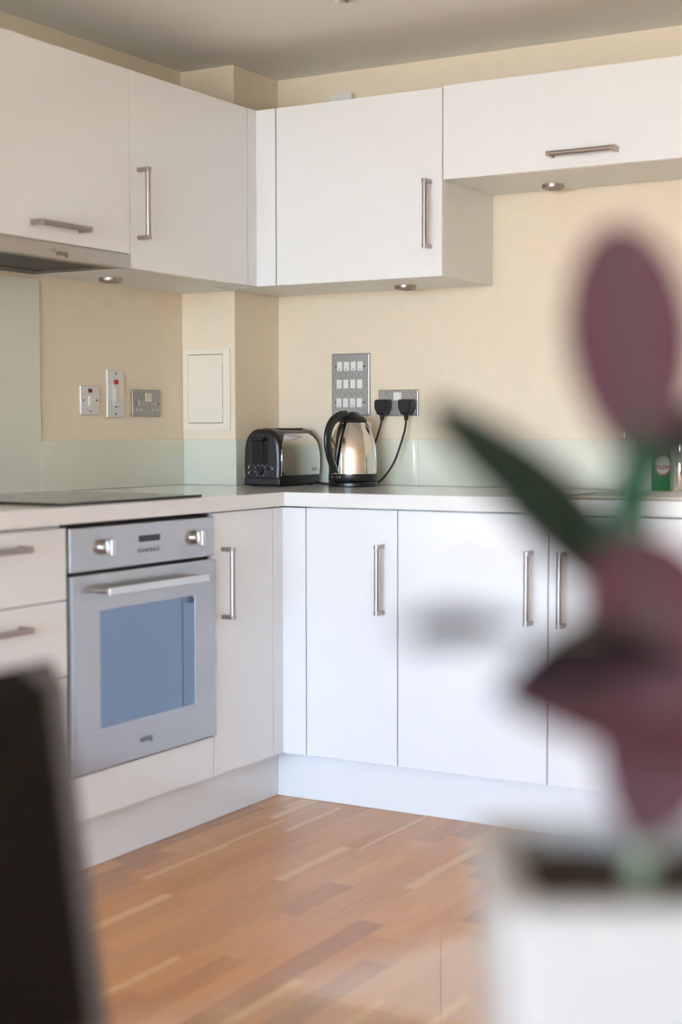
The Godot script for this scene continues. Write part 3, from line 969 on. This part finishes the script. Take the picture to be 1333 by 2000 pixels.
func build_toaster() -> void:
	var t := thing("toaster", Vector3(0.3215, WORKTOP_Y, 0.161), "black two-slice toaster with chrome sides in the corner", "toaster", "", deg_to_rad(1.0))
	var hl := 0.125
	# the shell: arched section carried along z, its ends rounded off
	var heights := []
	for k in 8:
		heights.append(0.028 + (0.131 - 0.028) * k / 7.0)
	for k in range(1, 11):
		heights.append(0.131 + 0.052 * sin(PI / 2 * k / 10.0))
	var section := []
	for y in heights:
		section.append(Vector2(toaster_half(y), y))
	for k in range(heights.size() - 2, -1, -1):
		section.append(Vector2(-toaster_half(heights[k]), heights[k]))
	var rings := []
	for k in 5:
		var a := PI / 2 * k / 4.0
		rings.append([-hl + 0.014 * (1 - sin(a)), 0.014 * (1 - cos(a))])
	rings.reverse()
	rings = [[-hl, 0.014], [-hl + 0.002, 0.0075], [-hl + 0.006, 0.003], [-hl + 0.014, 0.0], [hl - 0.014, 0.0], [hl - 0.006, 0.003], [hl - 0.002, 0.0075], [hl, 0.014]]
	var pts := []
	for rg in rings:
		var row := []
		for p in section:
			var s: float = rg[1]
			var q := Vector2(p.x * (0.070 - s) / 0.070, 0.028 + (p.y - 0.028) * (0.155 - s) / 0.155)
			row.append(Vector3(q.x, q.y, rg[0]))
		pts.append(row)
	var st := st_new()
	var nrm := surface_normals(pts, Vector3(0, 0.08, 0))
	grid(st, pts, nrm)
	for e in [0, pts.size() - 1]:
		var n := Vector3.FORWARD if e == 0 else Vector3.BACK
		var mid := Vector3(0, 0.08, pts[e][0].z)
		for k in pts[e].size() - 1:
			tri(st, [mid, pts[e][k], pts[e][k + 1]], [n, n, n])
		tri(st, [mid, pts[e][-1], pts[e][0]], [n, n, n])
	part(t, "body", st.commit(), M.black_plastic)
	# skirt and feet
	part(t, "base", box_mesh(Vector3(-0.067, 0.0025, -hl - 0.001), Vector3(0.067, 0.0285, hl + 0.001), 0.006, 2), M.black_plastic)
	for x in [-0.05, 0.05]:
		for z in [-0.09, 0.09]:
			part(t, "foot", lathe_mesh([Vector2(0.0, 0.0), Vector2(0.010, 0.0), Vector2(0.011, 0.004)], 12), M.rubber, Vector3(x, 0, z))
	# chrome side panels that follow the shell, corners rounded at the top
	for s in [-1.0, 1.0]:
		var gp := []
		for i in 15:
			var v := i / 14.0
			var y := 0.033 + v * 0.133
			var row := []
			var reach := hl - 0.006 - 0.045 * pow(v, 6.0)
			for j in 13:
				var z := lerpf(-reach, reach, j / 12.0)
				row.append(Vector3(s * (toaster_half(y) + 0.0025), y + 0.001, z))
			gp.append(row)
		var st2 := st_new()
		grid(st2, gp, surface_normals(gp, Vector3(0, 0.08, 0)))
		# the sheet's turned-in rim
		var rim := []
		for i in gp.size():
			rim.append(gp[i][0])
		for j in range(1, gp[0].size()):
			rim.append(gp[-1][j])
		for i in range(gp.size() - 2, -1, -1):
			rim.append(gp[i][-1])
		for k in rim.size() - 1:
			var n: Vector3 = ((rim[k] + rim[k + 1]) / 2 - Vector3(s * 0.06, 0.09, 0)).normalized()
			var inn := Vector3(-s * 0.004, -0.002, 0)
			quad(st2, [rim[k], rim[k + 1], rim[k + 1] + inn, rim[k] + inn], [n, n, n, n])
		var cp := part(t, "side_panel", st2.commit(), M.chrome)
		if s > 0:
			for m in [[0.046, 0.0], [0.0405, 0.004]]:
				for k in 5:
					part(cp, "maker_mark", box_mesh(Vector3(0, -0.0016, -0.0018), Vector3(0.0006, 0.0016, 0.0018), 0.0002), M.print_dark, Vector3(toaster_half(m[0]) + 0.0025, m[0] + 0.008, -0.072 - k * 0.006 + m[1]))
	# bread slots on the crown
	for x in [-0.019, 0.019]:
		part(t, "bread_slot", box_mesh(Vector3(x - 0.012, 0.1795, -0.08), Vector3(x + 0.012, 0.1845, 0.07), 0.002), M.gap)
	# front end: lever in its channel, dial, buttons
	var zf := hl
	part(t, "lever_channel", prism_mesh(rounded_rect(0.056, 0.086, 0.008), Vector3(-0.006, 0.112, zf - 0.001), Vector3.RIGHT, Vector3.UP, 0.003, 0.001), M.black_gloss)
	part(t, "lever_plate", prism_mesh(rounded_rect(0.034, 0.072, 0.005), Vector3(-0.008, 0.110, zf + 0.002), Vector3.RIGHT, Vector3.UP, 0.004, 0.001), M.black_gloss)
	part(t, "lever_groove", box_mesh(Vector3(0.001, 0.078, zf + 0.0055), Vector3(0.0035, 0.143, zf + 0.0064), 0.0003), M.hole)
	part(t, "lever", box_mesh(Vector3(-0.027, 0.144, zf + 0.002), Vector3(0.016, 0.155, zf + 0.024), 0.0045, 2), M.black_plastic)
	var dial := st_new()
	add_lathe(dial, [Vector2(0.0, 0.009), Vector2(0.010, 0.009), Vector2(0.0125, 0.007), Vector2(0.0135, 0.0)], 24)
	add_box(dial, Vector3(-0.0025, 0.008, -0.012), Vector3(0.0025, 0.0145, 0.012), 0.001)
	var dl := part(t, "dial", dial.commit(), M.black_plastic, Vector3(-0.006, 0.050, zf))
	dl.basis = Basis(Vector3.BACK, deg_to_rad(35)) * Basis(Vector3.RIGHT, PI / 2)
	for k in 8:
		var a := deg_to_rad(-140.0 + 40.0 * k)
		part(t, "dial_mark", box_mesh(Vector3(-0.0012, -0.0015, 0), Vector3(0.0012, 0.0015, 0.0006), 0.0002), M.print_white, Vector3(-0.006 + sin(a) * 0.0195, 0.050 + cos(a) * 0.0195, zf))
	for b in [[-0.049, 0.060], [-0.049, 0.042], [0.033, 0.056]]:
		part(t, "button", box_mesh(Vector3(-0.004, -0.0028, 0), Vector3(0.004, 0.0028, 0.003), 0.0012), M.black_gloss, Vector3(b[0] + (0.010 if b[0] < 0 else -0.007), b[1], zf))
		part(t, "button_mark", box_mesh(Vector3(-0.0024, -0.0024, 0), Vector3(0.0024, 0.0024, 0.0006), 0.0002), M.print_white, Vector3(b[0] + (0.0 if b[0] < 0 else 0.006), b[1], zf))
		part(t, "button_mark", box_mesh(Vector3(-0.0012, -0.0012, 0), Vector3(0.0012, 0.0012, 0.0006), 0.0002), M.print_white, Vector3(b[0] + (0.003 if b[0] < 0 else 0.001), b[1] + 0.006, zf))

# smooth normals of a grid of points, turned away from the inside point
func surface_normals(pts: Array, inside: Vector3) -> Array:
	var out := []
	for i in pts.size():
		var row := []
		for j in pts[i].size():
			var a: Vector3 = pts[mini(i + 1, pts.size() - 1)][j] - pts[maxi(i - 1, 0)][j]
			var b: Vector3 = pts[i][mini(j + 1, pts[i].size() - 1)] - pts[i][maxi(j - 1, 0)]
			var n := a.cross(b).normalized()
			if n.length() < 0.5:
				n = (pts[i][j] - inside).normalized()
			row.append(n if n.dot(pts[i][j] - inside) > 0 else -n)
		out.append(row)
	return out

func build_kettle() -> void:
	# the handle points along the kettle's own +x
	var t := thing("kettle", Vector3(0.573, WORKTOP_Y, 0.140), "polished steel kettle with black handle and lid on its base", "kettle", "", deg_to_rad(-105.0))
	part(t, "power_base", lathe_mesh([Vector2(0.0, 0.0), Vector2(0.074, 0.0), Vector2(0.0785, 0.003), Vector2(0.0785, 0.012), Vector2(0.075, 0.0165), Vector2(0.0, 0.0165)], 48), M.black_plastic)
	part(t, "lower_ring", lathe_mesh([Vector2(0.0, 0.019), Vector2(0.0765, 0.019), Vector2(0.0775, 0.021), Vector2(0.0772, 0.040), Vector2(0.074, 0.041)], 48), M.black_plastic)
	var prof := [Vector2(0.074, 0.0405), Vector2(0.0770, 0.0408)]
	for k in 25:
		var y := 0.041 + (0.219 - 0.041) * k / 24.0
		var v := (y - 0.041) / 0.178
		prof.append(Vector2(0.0772 - 0.001 * v - 0.045 * pow(v, 3.5), y))
	part(t, "body", lathe_mesh(prof, 64), M.polished)
	part(t, "lid", lathe_mesh([Vector2(0.0455, 0.2045), Vector2(0.0445, 0.2095), Vector2(0.036, 0.2185), Vector2(0.026, 0.2260), Vector2(0.017, 0.2325), Vector2(0.009, 0.2360), Vector2(0.0, 0.237)], 40), M.black_plastic)
	var hp := smooth_path([Vector3(0.030, 0.2245, 0), Vector3(0.058, 0.2225, 0), Vector3(0.089, 0.206, 0), Vector3(0.108, 0.176, 0), Vector3(0.112, 0.140, 0), Vector3(0.104, 0.102, 0), Vector3(0.090, 0.070, 0), Vector3(0.078, 0.050, 0)], 6)
	var rad := []
	for k in hp.size():
		rad.append(lerpf(0.0150, 0.0135, float(k) / hp.size()))
	part(t, "handle", tube_mesh(hp, rad, 16, 0.66, Vector3.BACK), M.black_plastic)
	var sp := smooth_path([Vector3(0.050, 0.200, 0), Vector3(0.062, 0.178, 0), Vector3(0.0745, 0.12, 0), Vector3(0.0765, 0.055, 0)], 5)
	part(t, "handle_strap", tube_mesh(sp, 0.0055, 12, 0.6, Vector3.BACK), M.black_plastic)
	part(t, "switch", box_mesh(Vector3(0.074, 0.024, -0.012), Vector3(0.0815, 0.038, 0.012), 0.003, 2), M.black_gloss)
	for k in [-0.017, 0.017]:
		part(t, "switch_mark", box_mesh(Vector3(0.0755, 0.029, k - 0.0015), Vector3(0.0768, 0.034, k + 0.0015), 0.0004), M.print_white)
	# short pouring lip on the far side
	var st := st_new()
	add_tube(st, smooth_path([Vector3(-0.050, 0.165, 0), Vector3(-0.062, 0.183, 0), Vector3(-0.070, 0.204, 0)], 4), [0.020, 0.0195, 0.0188, 0.018, 0.017, 0.016, 0.015, 0.014, 0.013], 16)
	part(t, "spout", st.commit(), M.polished)

func build_leads() -> void:
	var leads := [
		[Vector3(0.620, 1.1635, 0.0), [Vector3(0.618, 1.118, 0.030), Vector3(0.612, 1.09, 0.035), Vector3(0.594, 1.04, 0.036), Vector3(0.575, 1.00, 0.036), Vector3(0.552, 0.955, 0.036), Vector3(0.52, 0.918, 0.042), Vector3(0.47, 0.9122, 0.060), Vector3(0.43, 0.9122, 0.07), Vector3(0.395, 0.918, 0.07)], "black plug and lead of the toaster, nearer the switch panel"],
		[Vector3(0.706, 1.1635, 0.0), [Vector3(0.706, 1.118, 0.030), Vector3(0.705, 1.085, 0.038), Vector3(0.692, 1.035, 0.045), Vector3(0.676, 0.985, 0.055), Vector3(0.655, 0.945, 0.070), Vector3(0.635, 0.922, 0.085), Vector3(0.617, 0.9165, 0.098)], "black plug and lead of the kettle curving down to its base"]]
	for l in leads:
		var c: Vector3 = l[0]
		var t := thing("power_lead", c, l[2], "power lead", "black leads plugged into the double socket")
		var st := st_new()
		var poly := PackedVector2Array()
		for p in [Vector2(-0.0235, 0.016), Vector2(-0.019, 0.021), Vector2(0.019, 0.021), Vector2(0.0235, 0.016), Vector2(0.0235, -0.006), Vector2(0.013, -0.027), Vector2(-0.013, -0.027), Vector2(-0.0235, -0.006)]:
			poly.append(p)
		add_prism(st, poly, c + Vector3(0, 0, 0.0098), Vector3.RIGHT, Vector3.UP, 0.036, 0.005)
		var plug := wpart(t, "plug", st.commit(), M.rubber)
		wpart(plug, "cord_grip", tube_mesh([c + Vector3(0, -0.024, 0.030), Vector3(l[1][0].x, l[1][0].y, 0.030)], [0.0085, 0.0055], 12), M.rubber)
		wpart(t, "cable", tube_mesh(smooth_path(l[1], 8), 0.0033, 10), M.rubber)

func build_sink() -> void:
	var y := WORKTOP_Y
	var t := thing("sink", Vector3(1.85, y, 0.38), "stainless steel inset sink with raised rim behind the plant", "sink")
	var x0 := 1.44
	var x1 := 2.30
	var z0 := 0.190
	var z1 := 0.565
	var st := st_new()
	add_box(st, Vector3(x0, y + 0.0002, z0), Vector3(x1, y + 0.003, z1), 0.0012)
	wpart(t, "drainer", st.commit(), M.steel)
	var rim := st_new()
	add_box(rim, Vector3(x0, y + 0.002, z0), Vector3(x1, y + 0.007, z0 + 0.012), 0.002)
	add_box(rim, Vector3(x0, y + 0.002, z1 - 0.012), Vector3(x1, y + 0.007, z1), 0.002)
	add_box(rim, Vector3(x0, y + 0.002, z0 + 0.010), Vector3(x0 + 0.012, y + 0.007, z1 - 0.010), 0.002)
	add_box(rim, Vector3(x1 - 0.012, y + 0.002, z0 + 0.010), Vector3(x1, y + 0.007, z1 - 0.010), 0.002)
	wpart(t, "rim", rim.commit(), M.chrome)
	for k in 7:
		wpart(t, "drainer_rib", box_mesh(Vector3(1.48, y + 0.0025, 0.235 + k * 0.045), Vector3(1.80, y + 0.0055, 0.243 + k * 0.045), 0.001), M.steel)
	# tap
	var tp := thing("mixer_tap", Vector3(1.640, y + 0.0002, 0.150), "tall chrome mixer tap with upright lever beside the soap bottle", "tap")
	part(tp, "body", lathe_mesh([Vector2(0.0, 0.0), Vector2(0.026, 0.0), Vector2(0.026, 0.006), Vector2(0.017, 0.010), Vector2(0.0125, 0.016), Vector2(0.0125, 0.112), Vector2(0.0135, 0.114), Vector2(0.0135, 0.118), Vector2(0.012, 0.120), Vector2(0.0, 0.121)], 28), M.chrome)
	part(tp, "lever", tube_mesh([Vector3(0, 0.118, 0), Vector3(0, 0.140, -0.001), Vector3(0.001, 0.165, -0.004), Vector3(0.001, 0.192, -0.008)], [0.0105, 0.008, 0.0045, 0.0028], 14), M.chrome)
	part(tp, "spout", tube_mesh(smooth_path([Vector3(0.008, 0.055, 0.004), Vector3(0.05, 0.085, 0.035), Vector3(0.10, 0.105, 0.075), Vector3(0.135, 0.100, 0.105), Vector3(0.145, 0.078, 0.113)], 6), 0.0095, 16), M.chrome)
	# washing-up liquid
	var b := thing("soap_bottle", Vector3(1.556, y, 0.062), "green washing-up liquid bottle with round white label by the tap", "bottle", "", deg_to_rad(30))
	var prof := []
	for p in [Vector2(0.0, 0.0), Vector2(0.024, 0.0), Vector2(0.027, 0.004), Vector2(0.0275, 0.05), Vector2(0.0275, 0.10), Vector2(0.026, 0.125), Vector2(0.021, 0.145), Vector2(0.014, 0.160), Vector2(0.011, 0.166), Vector2(0.011, 0.170)]:
		prof.append(p)
	part(b, "bottle_body", lathe_mesh(prof, 32), M.soap)
	part(b, "cap", lathe_mesh([Vector2(0.012, 0.168), Vector2(0.012, 0.186), Vector2(0.006, 0.190), Vector2(0.005, 0.202), Vector2(0.0, 0.203)], 20), M.soap_label)
	# oval label wrapped round the front, the word printed on it in red
	label_patch(b, "label_rim", 0.0279, 0.077, 0.026, 0.030, M.soap_red)
	label_patch(b, "label", 0.0283, 0.077, 0.0225, 0.0255, M.soap_label)
	var word := "FAIRY"
	for k in word.length():
		var a := deg_to_rad(-36.0 + 18.0 * k)
		var tm_at := Vector3(sin(a) * 0.0285, 0.070, cos(a) * 0.0285)
		text_mesh(word[k], 0.0165, M.soap_red, b, "letter", b.global_transform * Transform3D(Basis(Vector3.UP, a), tm_at))

# an oval patch bent round a cylinder of the given radius
func label_patch(b: Node3D, called: String, r: float, y: float, hw: float, hh: float, m: Material) -> void:
	var st := st_new()
	var pts := []
	var nrm := []
	for i in 9:
		var rp := []
		var rn := []
		for k in 25:
			var a := TAU * k / 24.0
			var s := i / 8.0
			var an := cos(a) * hw * s / r
			var d := Vector3(sin(an), 0, cos(an))
			rp.append(d * r + Vector3.UP * (y + sin(a) * hh * s))
			rn.append(d)
		pts.append(rp)
		nrm.append(rn)
	grid(st, pts, nrm)
	part(b, called, st.commit(), m)

# ---------------------------------------------------------------- the dining end

func build_table() -> void:
	# the long edge nearest the chair runs along this direction
	var e := Vector3(0.38, 0, -0.925).normalized()
	var n := Vector3(-e.z, 0, e.x)
	var corner := Vector3(2.374, 0, 3.516) - e * 0.46
	var mid := corner + e * 0.64 + n * 0.46
	var turn := atan2(n.z, -n.x) + PI
	var t := thing("dining_table", mid, "clear glass dining table carrying the white plant pot", "table", "", -atan2(n.z, n.x))
	var _unused := turn
	# own axes: x across the table (n), z along it (-e)
	part(t, "glass_top", box_mesh(Vector3(-0.46, 0.698, -0.64), Vector3(0.46, 0.708, 0.64), 0.002, 2), M.table_glass)
	for x in [-0.39, 0.39]:
		for z in [-0.57, 0.57]:
			part(t, "leg", tube_mesh([Vector3(x, 0, z), Vector3(x, 0.697, z)], 0.024, 20), M.handle)

func build_chair() -> void:
	var t := thing("dining_chair", Vector3(2.25, 0, 3.40), "dark brown leather dining chair with high back", "chair")
	var z0 := 3.176 - 3.40
	var z1 := 3.625 - 3.40
	# backrest: rounded upholstered slab, leaning back, slightly bowed
	var pts := []
	var rows := 22
	var seg := 96
	for i in rows + 1:
		var v := float(i) / rows
		var y := 0.40 + 0.465 * v
		# round over the top and bottom
		var edge := minf(v, 1.0 - v) * 0.465
		var k := 1.0
		if edge < 0.014:
			k = sqrt(maxf(0.0, 1.0 - pow(1.0 - edge / 0.014, 2.0)))
		var ring := []
		for s in seg + 1:
			var a := TAU * s / seg
			var ca := cos(a)
			var sa := sin(a)
			var q := Vector2(signf(ca) * pow(absf(ca), 0.45), signf(sa) * pow(absf(sa), 0.30))
			var hz := (z1 - z0) / 2 - 0.010 * (1.0 - k)
			var hx := 0.028 * maxf(k, 0.02)
			var bow := -0.010 * (1.0 - q.y * q.y)
			# the padding falls away over the last few centimetres of the front
			var pad := clampf((absf(q.y) - 0.80) / 0.20, 0.0, 1.0)
			if q.x > 0.0:
				bow -= 0.016 * pad * pad * q.x
			var lean := (0.865 - y) * 0.150
			ring.append(Vector3(1.971 - 2.25 + lean + bow + q.x * hx, y, (z0 + z1) / 2 + q.y * hz))
		pts.append(ring)
	var st := st_new()
	var band := st_new()
	var nrm := surface_normals(pts, Vector3(-0.27, 0.62, 0))
	for i in rows:
		for j in seg:
			# the front's two upright borders are greyer, their reflected light painted in
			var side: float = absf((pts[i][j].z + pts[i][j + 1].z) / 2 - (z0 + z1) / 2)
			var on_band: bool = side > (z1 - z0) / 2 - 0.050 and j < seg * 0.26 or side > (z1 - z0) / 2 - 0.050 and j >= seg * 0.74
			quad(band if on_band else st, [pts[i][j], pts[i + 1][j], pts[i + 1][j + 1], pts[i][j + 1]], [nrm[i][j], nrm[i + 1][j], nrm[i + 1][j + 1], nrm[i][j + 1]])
	for e in [0, rows]:
		var n := Vector3.DOWN if e == 0 else Vector3.UP
		var c := Vector3.ZERO
		for s in seg:
			c += pts[e][s] / seg
		for s in seg:
			tri(st, [c, pts[e][s], pts[e][s + 1]], [n, n, n])
	var back := part(t, "backrest", st.commit(), M.leather)
	part(back, "sheen_border", band.commit(), M.leather_edge_sheen)
	part(t, "seat", box_mesh(Vector3(-0.22, 0.40, z0), Vector3(0.20, 0.475, z1), 0.025, 3), M.leather)
	for x in [-0.20, 0.175]:
		for z in [z0 + 0.025, z1 - 0.025]:
			var st2 := st_new()
			add_box(st2, Vector3(x - 0.019, 0.001, z - 0.019), Vector3(x + 0.019, 0.405, z + 0.019), 0.003)
			part(t, "leg", st2.commit(), M.dark_wood)

# a leaf from base to tip, broad side to facing; bend lifts its middle, fold makes a shallow V
func leaf(t: Node3D, called: String, base: Vector3, tip: Vector3, width: float, facing: Vector3, bend: float, fold: float, front_m: Material, back_m: Material, blunt := 0.75, skew := 0.92) -> void:
	var a := tip - base
	var len := a.length()
	var s := a.cross(facing).normalized()
	var n := s.cross(a).normalized()
	var nu := 20
	var nv := 10
	var pts := []
	var uvs := []
	for i in nu + 1:
		var u := float(i) / nu
		var w := width * pow(maxf(sin(PI * pow(u, skew)), 0.0), blunt)
		w = maxf(w, 0.003 if u < 0.5 else 0.0005)
		var row := []
		var ru := []
		for j in nv + 1:
			var v := float(j) / nv * 2.0 - 1.0
			row.append(base + a * u + n * (bend * len * sin(PI * u)) + s * v * w / 2 + n * (fold * absf(v) * w / 2))
			ru.append(Vector2(v * 0.5 + 0.5, u))
		pts.append(row)
		uvs.append(ru)
	var nr := surface_normals(pts, (base + tip) / 2 - n * 0.5)
	var back := []
	var nb := []
	for i in pts.size():
		var row := []
		var rn := []
		for j in pts[i].size():
			row.append(pts[i][j] - nr[i][j] * 0.0009)
			rn.append(-nr[i][j])
		back.append(row)
		nb.append(rn)
	var st := st_new()
	grid(st, pts, nr, uvs)
	var am := st.commit()
	st = st_new()
	grid(st, back, nb, uvs)
	for i in nu:
		for j in [0, nv]:
			var d: Vector3 = s * (-1.0 if j == 0 else 1.0)
			quad(st, [pts[i][j], pts[i + 1][j], back[i + 1][j], back[i][j]], [d, d, d, d])
	am = st.commit(am)
	var o := wpart(t, called, am, null)
	o.set_surface_override_material(0, front_m)
	o.set_surface_override_material(1, back_m)

func build_plant() -> void:
	var yt := 0.7085
	# pot: a square white planter, turned a little against the table
	var t := thing("potted_plant", Vector3(2.706, yt, 3.556), "plant with purple-backed leaves in a square white planter on the table", "plant")
	var turned := Basis(Vector3.UP, 0.5266)
	var st := st_new()
	var h := 0.156
	var pts := []
	var prof := [[0.074, 0.0], [0.078, 0.004], [0.088, h - 0.004], [0.087, h], [0.073, h], [0.072, h - 0.004], [0.070, h - 0.03]]
	for p in prof:
		var ring := []
		var poly := rounded_rect(p[0] * 2, p[0] * 2, 0.008, 4)
		for q in poly:
			ring.append(Vector3(q.x, p[1], q.y))
		ring.append(ring[0])
		pts.append(ring)
	for i in pts.size() - 1:
		for j in pts[i].size() - 1:
			var c: Vector3 = (pts[i][j] + pts[i][j + 1] + pts[i + 1][j] + pts[i + 1][j + 1]) / 4
			var out := Vector3(c.x, 0, c.z).normalized()
			if i >= 4:
				out = -out
			var nrm: Vector3 = (pts[i + 1][j] - pts[i][j]).cross(pts[i][j + 1] - pts[i][j]).normalized()
			if i == 3:
				out = Vector3.UP
			if nrm.dot(out) < 0:
				nrm = -nrm
			quad(st, [pts[i][j], pts[i + 1][j], pts[i + 1][j + 1], pts[i][j + 1]], [nrm, nrm, nrm, nrm])
	for j in pts[0].size() - 1:
		tri(st, [Vector3.ZERO, pts[0][j], pts[0][j + 1]], [Vector3.DOWN, Vector3.DOWN, Vector3.DOWN])
	part(t, "planter", st.commit(), M.pot).basis = turned
	# soil: an uneven bed
	var nz := FastNoiseLite.new()
	nz.seed = 4
	nz.frequency = 40.0
	var sp := []
	for i in 15:
		var row := []
		for j in 15:
			var x := lerpf(-0.070, 0.070, i / 14.0)
			var z := lerpf(-0.070, 0.070, j / 14.0)
			row.append(Vector3(x, h - 0.014 + nz.get_noise_2d(x, z) * 0.006, z))
		sp.append(row)
	var st2 := st_new()
	grid(st2, sp, surface_normals(sp, Vector3(0, -1, 0)))
	part(t, "soil", st2.commit(), M.soil).basis = turned
	wpart(t, "stem", tube_mesh(smooth_path([Vector3(2.703, 0.835, 3.565), Vector3(2.704, 0.877, 3.562), Vector3(2.716, 0.92, 3.552), Vector3(2.714, 0.968, 3.551), Vector3(2.700, 1.028, 3.557), Vector3(2.694, 1.063, 3.556), Vector3(2.697, 1.080, 3.554)], 6), 0.0075, 12), M.stem)
	var cam_side := Vector3(0.33, 0.0, 0.94)
	# upright oval leaf, purple underside towards the table
	leaf(t, "leaf", Vector3(2.699, 1.072, 3.554), Vector3(2.671, 1.206, 3.527), 0.068, cam_side + Vector3(-0.15, 0, 0), -0.04, 0.10, M.leaf_under, M.leaf_top, 0.52, 1.16)
	# green sheath round the stem
	leaf(t, "leaf", Vector3(2.690, 1.000, 3.566), Vector3(2.700, 1.100, 3.560), 0.028, cam_side, 0.05, -0.5, M.leaf_green, M.leaf_top)
	# dark leaf seen nearly edge-on, reaching over the sink side
	leaf(t, "leaf", Vector3(2.699, 1.005, 3.560), Vector3(2.582, 1.110, 3.569), 0.082, Vector3(0.42, 0.86, 0.18), 0.05, -0.10, M.leaf_top, M.leaf_under, 0.5)
	# brown leaf just under it
	leaf(t, "leaf", Vector3(2.700, 0.998, 3.562), Vector3(2.628, 1.058, 3.585), 0.050, Vector3(0.40, 0.85, 0.16), 0.04, -0.10, M.leaf_under, M.leaf_under, 0.6)
	# broad leaves hanging down in front of the stem
	leaf(t, "leaf", Vector3(2.700, 1.040, 3.566), Vector3(2.728, 0.945, 3.606), 0.068, cam_side + Vector3(0, 0.35, 0), 0.14, 0.1, M.leaf_under, M.leaf_top, 0.6)
	leaf(t, "leaf", Vector3(2.775, 0.945, 3.510), Vector3(2.660, 0.963, 3.655), 0.078, Vector3(0.40, 0.45, 0.85), 0.08, 0.15, M.leaf_under, M.leaf_top, 0.8)
	leaf(t, "leaf", Vector3(2.728, 1.000, 3.556), Vector3(2.712, 0.883, 3.600), 0.072, cam_side + Vector3(0.1, 0.2, 0), 0.12, 0.1, M.leaf_under, M.leaf_top, 0.65)
	# added leaf for the broad one's curled upper face, shade in its colour
	leaf(t, "leaf", Vector3(2.745, 0.985, 3.550), Vector3(2.666, 0.968, 3.668), 0.046, Vector3(0.30, 0.80, 0.55), 0.10, 0.12, M.leaf_brown_shaded, M.leaf_under, 0.75)
	# a leaf pointing past the lens side, seen nearly edge-on
	wpart(t, "stalk", tube_mesh(smooth_path([Vector3(2.705, 0.985, 3.556), Vector3(2.700, 0.995, 3.63), Vector3(2.690, 1.005, 3.705)], 5), 0.0010, 8), M.stem)
	leaf(t, "leaf", Vector3(2.691, 1.006, 3.700), Vector3(2.672, 1.006, 3.772), 0.036, Vector3(0.15, 1.0, 0.42), 0.03, 0.1, M.leaf_brown_shaded, M.leaf_under, 0.6)
	# green leaves on the far side of the stem
	leaf(t, "leaf", Vector3(2.699, 1.069, 3.553), Vector3(2.728, 1.108, 3.513), 0.030, Vector3(0.2, 0.3, 0.9), 0.06, 0.1, M.leaf_top, M.leaf_under)
	leaf(t, "leaf", Vector3(2.722, 0.905, 3.556), Vector3(2.752, 0.990, 3.548), 0.045, Vector3(0.5, 0.3, 0.8), 0.06, 0.1, M.leaf_top, M.leaf_under)
